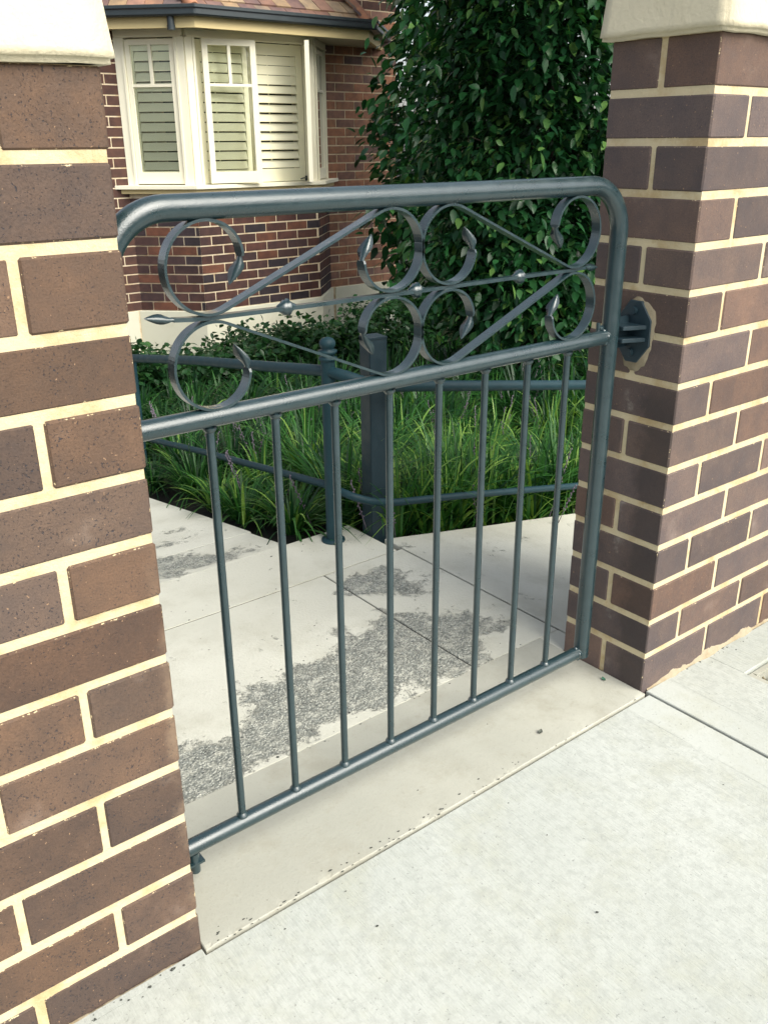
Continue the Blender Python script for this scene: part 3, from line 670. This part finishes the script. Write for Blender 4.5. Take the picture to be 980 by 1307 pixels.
def louvres(parent, ang, bxf, pt, a0, a1, n, tilt_lo, tilt_hi, stile=.045):
    f = MB(); z0, z1 = ZS+.005, ZH-.02; zm = 1.605
    bxf(f, a0, a0+stile, z0, z1, n-.014, n+.014); bxf(f, a1-stile, a1, z0, z1, n-.014, n+.014)
    bxf(f, a0+stile, a1-stile, z0, z0+.115, n-.013, n+.013); zz = z0+.115
    while zz+.0815 < z1-.045: zz += .0815
    bxf(f, a0+stile, a1-stile, zz+.003, z1, n-.013, n+.013)
    f.build('shutter', M['shutter'], parent, pt(a0, n, z0))
    am = a0+stile+(a1-a0-2*stile)*.36
    bxf(MB(), am-.006, am+.006, z0+.14, z1-.08, n-.034, n-.026).build('tilt_rod', M['shutter'], parent)
    zz = z0+.115; pitch = .0815; key = round(a1-a0, 3); k = 0
    L = a1-a0-2*stile-.004
    def slat_mesh(tilt, hh):
        b = MB(); c, s_ = math.cos(tilt), math.sin(tilt)
        b.obox((0, 0, 0), (1, 0, 0), (0, c, s_), (0, -s_, c), L/2, .0045, hh); me = bpy.data.meshes.new('slat')
        me.from_pydata(b.v, [], b.f); me.materials.append(M['shutter']); return me
    mlo, mhi = slat_mesh(tilt_lo, .0365), slat_mesh(tilt_hi, .0385)
    while zz+pitch < z1-.045:
        q = pt((a0+a1)/2, n, zz+pitch/2); hi = zz > zm
        link(bpy.data.objects.new('slat', mhi if hi else mlo), q, parent, ang); zz += pitch; k += 1
WINL = []
def window(p0, ang, L, label):
    u, nrm, bxf, pt = facet(p0, ang); fr = MB(); z0, z1 = ZS, ZH
    bxf(fr, 0.012, L-.012, z1, 2.06, -.06, .012)                                  # head
    bxf(fr, 0.02, L-.02, z1-.012, z1, -.05, .022)
    for a in (.0, L-.10):
        bxf(fr, a+.004, a+.096, z0, z1-.012, -.06, .006)
        bxf(fr, a+(.072 if a < .01 else .008), a+(.092 if a < .01 else .028), z0, z1-.014, -.05, .016)
    return fr, u, nrm, bxf, pt
# left light: a fixed glazed sash before a shutter
fr, u, nrm, bxf, pt = window((XL_, YW), R(-45), Lf, '')
wl = fr.build('window', M['cream'], house, pt(Lf/2, 0, ZS))
sash(wl, bxf, pt, .10, Lf-.10, ZS+.01, 1.955, -.02, st=.040, zt=1.595)
louvres(wl, R(-45), bxf, pt, .11, Lf-.085, -.042, R(-20), R(-26), .05)
# centre light: two outward casements, the left just ajar, the right swung wide
fr, u, nrm, bxf, pt = window((FLX, YF), 0, FRX-FLX, '')
bxf(fr, .655, .715, ZS, ZH-.012, -.06, .004)
wc = fr.build('window', M['cream'], house, pt(.67, 0, ZS))
louvres(wc, 0, bxf, pt, .115, .640, -.055, R(-20), R(-18), .05)
louvres(wc, 0, bxf, pt, .650, 1.235, -.055, R(-26), R(-6), .065)
CW = .485
h1 = pt(.150, .012, 0); a1 = R(-13); u1, n1_, bx1, pt1 = facet((h1.x, h1.y), a1)
s1 = sash(wc, bx1, pt1, 0, CW, ZS+.01, 1.965, .022, st=.05, zt=1.60)
h2 = pt(1.238, .012, 0); a2 = R(56); u2, n2_, bx2, pt2 = facet((h2.x-math.cos(a2)*CW, h2.y-math.sin(a2)*CW), a2)
s2 = sash(wc, bx2, pt2, 0, CW, ZS+.01, 1.965, .022, st=.05, zt=1.60)
b = MB().tube([pt(1.20, .02, ZS+.03), pt(1.10, .12, ZS+.035), pt(1.02, .20, ZS+.03)], .006, 6); b.tube([pt(1.20, .02, ZS+.005), pt(1.20, .02, ZS+.05)], .012, 8)
b.build('casement_stay', M['gutter'], wc)
# right light
fr, u, nrm, bxf, pt = window((FRX, YF), R(45), Lf, '')
wr = fr.build('window', M['cream'], house, pt(Lf/2, 0, ZS))
sash(wr, bxf, pt, .10, Lf-.10, ZS+.01, 1.955, -.02, st=.040, zt=1.595)
louvres(wr, R(45), bxf, pt, .11, Lf-.085, -.042, R(-20), R(-26), .05)
# black block painting the room's darkness behind the shutters, sill, moulding
b = MB(); b.hexa([(XL_+.42, YW+.001), (FLX+.21, YF+.27), (FRX-.21, YF+.27), (XR_-.42, YW+.001)], .70, 2.06); b.build('room_shade', M['black'], house)
def bay_ring(o_out, o_in, z0, z1, name, mat, bevel=.003):
    A, Bq = offset_bay(o_out), offset_bay(o_in); vs = [(x, y, z) for z in (z0, z1) for L_ in (A, Bq) for x, y in L_]
    fs = []
    for i in range(3):
        fs += [(i, i+1, 8+i+1, 8+i), (8+i, 8+i+1, 12+i+1, 12+i), (4+i+1, 4+i, 12+i, 12+i+1), (i+1, i, 4+i, 4+i+1)]
    fs += [(0, 8, 12, 4), (3, 7, 15, 11)]
    return MB().add(vs, fs).build(name, mat, house, bevel=bevel, seg=1)
bay_ring(.095, -.16, .735, .769, 'window_sill', M['cream']); bay_ring(.055, -.1, .695, .734, 'sill_moulding', M['fascia'])
bay_ring(.02, -.12, 2.045, 2.075, 'window_head', M['cream'])
# eaves: soffit, fascia, gutter follow a wider polygon
EV = [(2.84, YW), (3.59, 6.60), (5.41, 6.60), (6.16, YW)]
def off(poly, o):
    k = o*math.tan(R(22.5)); (x0, y0), (x1, y1), (x2, y2), (x3, y3) = poly
    return [(x0-o*1.414, y0), (x1-k, y1-o), (x2+k, y2-o), (x3+o*1.414, y3)]
MB().hexa(off(EV, -.01), 2.035, 2.05).build('soffit', M['soffit'], house)
def strip(poly_out, poly_in, z0, z1, name, mat, bevel=0):
    A, Bq = poly_out, poly_in; vs = [(x, y, z) for z in (z0, z1) for L_ in (A, Bq) for x, y in L_]; fs = []
    for i in range(3): fs += [(i, i+1, 8+i+1, 8+i), (8+i, 8+i+1, 12+i+1, 12+i), (4+i+1, 4+i, 12+i, 12+i+1), (i+1, i, 4+i, 4+i+1)]
    fs += [(0, 8, 12, 4), (3, 7, 15, 11)]
    return MB().add(vs, fs).build(name, mat, house, bevel=bevel, seg=1)
strip(EV, off(EV, -.03), 2.015, 2.115, 'fascia', M['fascia'])
gt = strip(off(EV, .085), off(EV, .002), 2.095, 2.155, 'gutter', M['gutter'], .012)
strip(off(EV, .098), off(EV, .080), 2.150, 2.178, 'gutter_lip', M['gutter'], .004).parent = house
c = Vector((3.43, 6.745, 0)); b = MB().tube([(c.x, c.y-.03, 2.10), (c.x, c.y-.03, 2.005)], .030, 12); b.tube([(c.x, c.y-.03, 2.03), (c.x, c.y-.03, 1.995)], .034, 12); b.build('gutter_outlet', M['gutter'], house)
# tiled roof of the bay
TP = [(.27, .16, .11), (.32, .23, .14), (.22, .13, .10), (.22, .17, .13), (.28, .17, .13), (.13, .10, .10), (.34, .26, .17), (.17, .11, .10)]
rf = MB(); E1 = [(x, y, 2.125) for x, y in EV]; top = [(3.59+.02, YW, 2.125+.55), (5.41-.02, YW, 2.125+.55)]
rf.add(E1+top, [(1, 2, 5, 4), (0, 1, 4), (2, 3, 5), (3, 2, 1, 0)]); roof = rf.build('roof', M['black'], house, (4.5, 6.6, 2.12))
def tiles(pa, pb_, apex_a, apex_b, rows, seed):
    """flat clay tiles in lapped courses between two eave points and two upper points"""
    rnd = random.Random(seed); pa, pb_, qa, qb = map(Vector, (pa, pb_, apex_a, apex_b)); e = (pb_-pa).normalized(); up = ((qa+qb)/2-(pa+pb_)/2); up = (up-e*up.dot(e)); Hh = up.length; up.normalize(); nn = e.cross(up)
    if nn.z < 0: nn = -nn
    me = {}
    for r_ in range(rows):
        t = r_*.20/Hh; a = pa.lerp(qa, t); b_ = pb_.lerp(qb, t); x = (a-pa).dot(e)-(.08 if r_ % 2 else 0); x1 = (b_-pa).dot(e)
        while x < x1-.03:
            w_ = min(.158, x1-x); c = pa+e*(x+w_/2)+up*(r_*.20+.08)+nn*(.018+rnd.uniform(0, .004)); key = round(w_, 2)
            if key not in me:
                mm = MB().obox((0, 0, 0), (1, 0, 0), (0, 1, 0), (0, 0, 1), key/2-.004, .13, .010); m_ = bpy.data.meshes.new('roof_tile'); m_.from_pydata(mm.v, [], mm.f); m_.materials.append(M['tile']); me[key] = m_
            o = bpy.data.objects.new('roof_tile', me[key]); link(o, c, roof)
            tilt = (up+nn*-.06).normalized(); n2 = e.cross(tilt)
            if n2.z < 0: n2 = -n2
            o.rotation_euler = Matrix((e, tilt, n2)).transposed().to_euler(); cc = rnd.choice(TP); o.color = (*cc, 1); x += w_
tiles(E1[1], E1[2], top[0], top[1], 4, 3); tiles(E1[0], E1[1], top[0], top[0], 4, 4); tiles(E1[2], E1[3], top[1], top[1], 3, 5)
for a_, q in ((E1[1], top[0]), (E1[2], top[1])):
    MB().tube([Vector(a_)+Vector((0, 0, .03)), Vector(q)+Vector((0, 0, .03))], .055, 8).build('hip_cap', M['hipcap'] if 'hipcap' in M else M['tile'], roof).color = (.40, .20, .12, 1)

# ---------------------------------------------------------------- plants
def leaf_cloud(C, D, size, width=.42, droop=.35, fold=.12, roll=None):
    """many two-by-four leaf blades: centres C, directions D, sizes; returns verts, quads, tint"""
    n = len(C); D = D/np.linalg.norm(D, axis=1, keepdims=True); Z = np.array([0, 0, 1.])
    side = np.cross(D, Z+rng.normal(0, .45, (n, 3))); side /= np.linalg.norm(side, axis=1, keepdims=True)+1e-9
    nrm = np.cross(side, D); L = size[:, None]
    ts = [0, .22, .5, .78, 1.]; ws = [.10, .80, 1., .62, .04]; V = []
    for t, w_ in zip(ts, ws):
        ctr = C+D*L*t-Z*droop*L*t*t; half = side*L*width*.5*w_
        V += [ctr-half+nrm*L*fold*w_*.5, ctr, ctr+half+nrm*L*fold*w_*.5]
    V = np.stack(V, 1).reshape(-1, 3); base = (np.arange(n)*15)[:, None]; F = []
    for i in range(4):
        for j in range(2): F.append(base+np.array([[i*3+j, i*3+j+1, i*3+3+j+1, i*3+3+j]]))
    F = np.concatenate(F, 0); return V, F
def crown(centres, rad, nleaf, size, droop=.28, wid=.58):
    """leaves in little sprays: each spray fans round its own twig"""
    cs, ds, tint = [], [], []
    for c, out in centres:
        k = int(nleaf*random.uniform(.6, 1.4)); tt = random.gauss(.4, .2); o = Vector(out).normalized()
        for i in range(k):
            p = Vector(c)+Vector((random.gauss(0, rad), random.gauss(0, rad), random.gauss(0, rad*1.2)))
            d = o*random.uniform(.3, 1.)+Vector((random.gauss(0, .75), random.gauss(0, .75), random.gauss(-.28, .5)))
            cs.append(p); ds.append(d); tint.append(min(1, max(0, tt+random.gauss(0, .17))))
    n = len(cs); sz = rng.uniform(.7, 1.25, n)*size
    V, F = leaf_cloud(np.array(cs), np.array(ds), sz, wid, droop); return V, F, np.repeat(np.array(tint), 15)
def tree(x, y, z0, rx, ry, ztop, label, nspray, size, zlow, stems, lean=()):
    t = empty('leafy_tree', (x, y, z0), label, 'tree')
    b = MB()
    for dx, dy, r0 in stems:
        p0 = Vector((x+dx, y+dy, z0-.05)); p1 = Vector((x+dx*1.5+random.uniform(-.1, .1), y+dy*1.5, z0+(ztop-z0)*.45)); p2 = Vector((x+dx*2.2+random.uniform(-.15, .15), y+dy*2, z0+(ztop-z0)*.92))
        pts = [p0.lerp(p1, i/5) for i in range(5)]+[p1.lerp(p2, i/5) for i in range(6)]
        pts = [p+Vector((random.gauss(0, .012), random.gauss(0, .012), 0)) for p in pts]; b.tube(pts, [r0*(1-.8*i/10) for i in range(11)], 8)
        for i in range(3, 10):
            for _ in range(3):
                a = random.uniform(0, 6.28); q = pts[i]; L = random.uniform(.5, .95)
                e = q+Vector((math.cos(a)*rx*L, math.sin(a)*ry*L, random.uniform(.1, .45))); m_ = q.lerp(e, .5)+Vector((0, 0, .08)); b.tube([q, m_, e], [.012, .008, .003], 5, False)
    b.build('trunk', M['bark'], t)
    C = []
    for i in range(nspray):
        zz = random.uniform(zlow, ztop); k = random.random(); a = random.uniform(0, 6.283)
        bulge = 1+.16*math.sin(zz*3.1+a*2)+.10*math.sin(zz*7.3-a*3); rr = (1-.62*k*k)*bulge
        s_ = 1-.25*max(0, (zlow+.4-zz)/.4)
        C.append(((x+math.cos(a)*rx*rr*s_, y+math.sin(a)*ry*rr*s_, zz), (math.cos(a), math.sin(a), -.1)))
    for c, o in lean: C.append((c, o))
    V, F, T = crown(C, .085, 13, size)
    np_mesh('crown', V, F, M['leaf'], t, {'tint': T}, True, WL[t.name]); return t
lean = [((3.16+random.gauss(0, .07), 3.32+random.gauss(0, .08), z), (-1, -.2, -.3)) for z in [1.12+.05*i for i in range(22)]]
tree(3.83, 2.96, -.42, .54, .60, 3.2, 'tall dense dark green leafy tree between the house and far pillar', 2600, .061, .02, ((-.08, 0, .045), (.10, .05, .04), (0, -.1, .035)), lean)
tree(5.95, 5.7, -.75, .85, .8, 3.9, 'leafy tree added behind the front tree to block bright sky', 900, .11, -.5, ((0, 0, .06), (.15, .1, .05)))  # added tree, keeps bright sky out of the front crown's gaps
# low hedge against the house
def hedge():
    h = empty('low_hedge', (3.7, 5.9, -.78), 'low dark green hedge running in front of the house plinth', 'hedge')
    C = []
    for i in range(2100):
        x = random.uniform(1.4, 6.2); y = random.uniform(4.45, 5.9); g = -RS*(y-1.155)
        top = .20+.09*max(0, 5.4-y)+.07*math.sin(x*4.3)+.05*math.sin(x*9.1+y*5)+min(.12, max(0, (x-3.9)*.2))
        k = random.random(); z = g+top*(1-k*k*.9)
        if y > 4.9 and k > .5: continue
        C.append(((x, y, z), (random.gauss(0, .4), -.6, .9)))
    V, F, T = crown(C, .05, 22, .055, .2, .6)
    np_mesh('foliage', V, F, M['hedge'], h, {'tint': T}, True, WL[h.name])
    b = MB()
    for i in range(16):
        x = 1.8+i*.29; b.tube([(x, 5.6, -.82), (x+.03, 5.6, -.6)], .012, 6)
    b.build('stem', M['bark'], h)
    b = MB()
    for i in range(16):
        x = random.uniform(4.0, 6.0); y = random.uniform(4.5, 5.6); z = -RS*(y-1.155)+random.uniform(.2, .38)
        for k in range(5):
            a = k*1.256+i; b.obox((x+.016*math.cos(a), y+.016*math.sin(a)*.6-.02, z+.012*math.sin(a)), (math.cos(a), 0, math.sin(a)), (0, 1, 0), (-math.sin(a), 0, math.cos(a)), .012, .002, .007)
    tag(b.build('blossom', M['white'], h), kind='stuff')
hedge()
# strappy border grass filling the bed, one object
def border_grass():
    cl = []
    yy = 1.03
    while yy < 4.35:
        xx = .84; st = .25+.03*(yy-1)
        while xx < 5.2:
            x, y = xx+random.uniform(-.07, .07), yy+random.uniform(-.07, .07)
            ok = x > .895 and y > 1.02
            if x > 1.19: ok = y > 1.02
            elif y < 1.19: ok = False
            if (x-3.78)**2+(y-2.99)**2 < .12: ok = False
            if x > 1.2+1.25*(y+1.2): ok = False
            if ok: cl.append((x, y))
            xx += st*(.65 if xx < 1.2 else 1)
        yy += st
    cl += [(x+random.uniform(-.03, .03), 1.045+random.uniform(-.01, .03)) for x in np.arange(1.24, 2.7, .11)]
    nseg = 7; Vs, Fs, Ts = [], [], []; k0 = 0
    for x, y in cl:
        if y < 1.12 and 1.1 < x < 1.22: continue
        near = y < 2.6 and x < 3; nb = 135 if near else 95; H = random.uniform(.22, .37)*(1 if y < 2.4 else .85)*(.6 if x < 1.14 else 1); g = ground_z(x, y)+.03; tone = random.gauss(.42 if y < 1.9 else .12, .12)  # clumps further back tinted darker, painting the tree canopy's shade
        a = rng.uniform(0, 2*np.pi, nb); lean_ = np.abs(rng.normal(.86, .40, nb)); L = H*rng.uniform(.75, 1.35, nb); w = rng.uniform(.0034, .0066, nb)*(1 if near else 1.5)
        tipx, tipy = x+np.cos(a)*L*lean_*.9, y+np.sin(a)*L*lean_*.9; keep_ = rng.random(nb) < (.04 if y > 1.45 else 0)
        a = np.where((tipx < (1.07 if x > 1.14 else .86)) & ~keep_, np.pi-a, a); a = np.where((tipy < .985) & (x > 1.12) & ~keep_, -a, a)
        d = np.stack([np.cos(a), np.sin(a)], 1); s_ = np.stack([-np.sin(a), np.cos(a)], 1)
        r0 = rng.uniform(0, .045, nb); P = []
        for i in range(nseg+1):
            t = i/nseg; out = r0+L*(lean_*t*.75+.28*lean_*t**3); h = L*(t*np.cos(np.minimum(lean_, 1.2)*.6)-.62*lean_*t**3*.9)
            c = np.stack([x+d[:, 0]*out, y+d[:, 1]*out, g+np.maximum(h, -.02)], 1); ww = w*(1-t**2.2*.96)
            for sg in (-1, 1): P.append(c+np.c_[s_*(ww*sg)[:, None], .15*ww*sg])
        V = np.stack(P, 1).reshape(-1, 3); base = (np.arange(nb)*(2*(nseg+1)))[:, None]+k0
        for i in range(nseg): Fs.append(base+np.array([[2*i, 2*i+1, 2*i+3, 2*i+2]]))
        Vs.append(V); k0 += len(V); tt = np.clip(tone+rng.normal(0, .24, nb)+(rng.random(nb) < (.10 if y < 1.9 else .02))*.6, 0, 1); Ts.append(np.repeat(tt, 2*(nseg+1)))  # fewer bright blades further back, part of the painted canopy shade
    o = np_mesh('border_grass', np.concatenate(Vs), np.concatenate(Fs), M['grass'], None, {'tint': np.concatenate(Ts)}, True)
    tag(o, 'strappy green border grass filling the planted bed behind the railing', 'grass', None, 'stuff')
    b = MB()
    for x, y in cl:
        if y > 3: continue
        for _ in range(random.choice((0, 1, 1, 2, 3))):
            a = random.uniform(0, 6.28); l = random.uniform(.02, .13); g = ground_z(x, y); h = random.uniform(.18, .30); p = Vector((x+math.cos(a)*l, y+math.sin(a)*l, g)); q = p+Vector((math.cos(a)*.08, math.sin(a)*.08, h))
            b.tube([p, p.lerp(q, .5), q], .0016, 4, False)
            for i in range(14):
                t = .5+.5*i/13; c = p.lerp(q, t); aa = i*2.4; rr = .006*(1.3-t*.8)
                b.lathe((c.x+math.cos(aa)*rr, c.y+math.sin(aa)*rr, c.z), [(0, -.004), (.0035, 0), (0, .004)], 5)
    o = b.build('flower_spike', M['spike']); tag(o, 'thin mauve flower spikes among the border grass', 'flowers', None, 'stuff')
border_grass()

# two small fallen leaves lying on the threshold
def fallen(x, y, L, rot, mat, label, cat):
    b = MB(); c, q = math.cos(rot), math.sin(rot); n = 6; vs = []
    for i in range(n+1):
        t = i/n; w_ = L*.30*math.sin(math.pi*min(1, t*.93+.05))
        for sgn in (-1, 0, 1):
            u, v = (t-.5)*L, w_*sgn; vs.append((x+u*c-v*q, y+u*q+v*c, .0032+abs(sgn)*.0018+.003*abs(t-.5)))
    k = len(vs); vs += [(p[0], p[1], p[2]-.0006) for p in vs]; f = []
    for i in range(n):
        for j in range(2): a = i*3+j; f += [(a, a+1, a+4, a+3), (k+a+3, k+a+4, k+a+1, k+a)]
    b.add(vs, f, True); tag(b.build('fallen_leaf', mat, None, (x, y, .003)), label, cat)
M['leaf_grey'] = mat_flat('dead_leaf', (.10, .11, .09), .8, .4, 60); M['leaf_green'] = mat_flat('green_leaf', (.05, .16, .10), .6, .3, 60)
fallen(.79, .037, .015, .5, M['leaf_grey'], 'small grey dead leaf lying on the middle of the threshold', 'leaf')
fallen(1.045, .080, .014, 1.2, M['leaf_green'], 'tiny green leaf scrap on the threshold near the far pillar', 'leaf')

# scattered grit and bits of dry leaf on the paving
def litter():
    V, F, k = [], [], 0
    spots = [(random.uniform(.1, 1.1), random.uniform(.32, 1.14), .0003) for _ in range(46)]+[(random.uniform(-.3, 1.7), random.uniform(-.75, -.03), FZ+.0006) for _ in range(40)]
    spots += [(1.0+random.uniform(-.1, .13), random.uniform(1.02, 1.15), .0003) for _ in range(26)]+[(random.uniform(.2, 1.05), random.choice((.913, .301))+random.gauss(0, .006), .0006) for _ in range(40)]
    spots += [(W_+random.uniform(.02, .4), -.006-abs(random.gauss(0, .012)), FZ+.0006) for _ in range(40)]+[(random.uniform(-.42, -.01), -.006-abs(random.gauss(0, .010)), FZ+.0006) for _ in range(36)]
    for x, y, z in spots:
        r = random.uniform(.0008, .0026)*(1.6 if random.random() < .12 else 1); m = 5; a0 = random.random()*6
        V += [(x+r*random.uniform(.5, 1.6)*math.cos(a0+j*2*math.pi/m), y+r*random.uniform(.4, 1.1)*math.sin(a0+j*2*math.pi/m), z) for j in range(m)]+[(x, y, z+r*.35)]
        F += [(k+j, k+(j+1) % m, k+m) for j in range(m)]; k += m+1
    o = np_mesh('grit', V, F, M['crumb']); tag(o, 'scattered dark grit and dry leaf crumbs on the paving', 'grit', None, 'stuff')
litter()
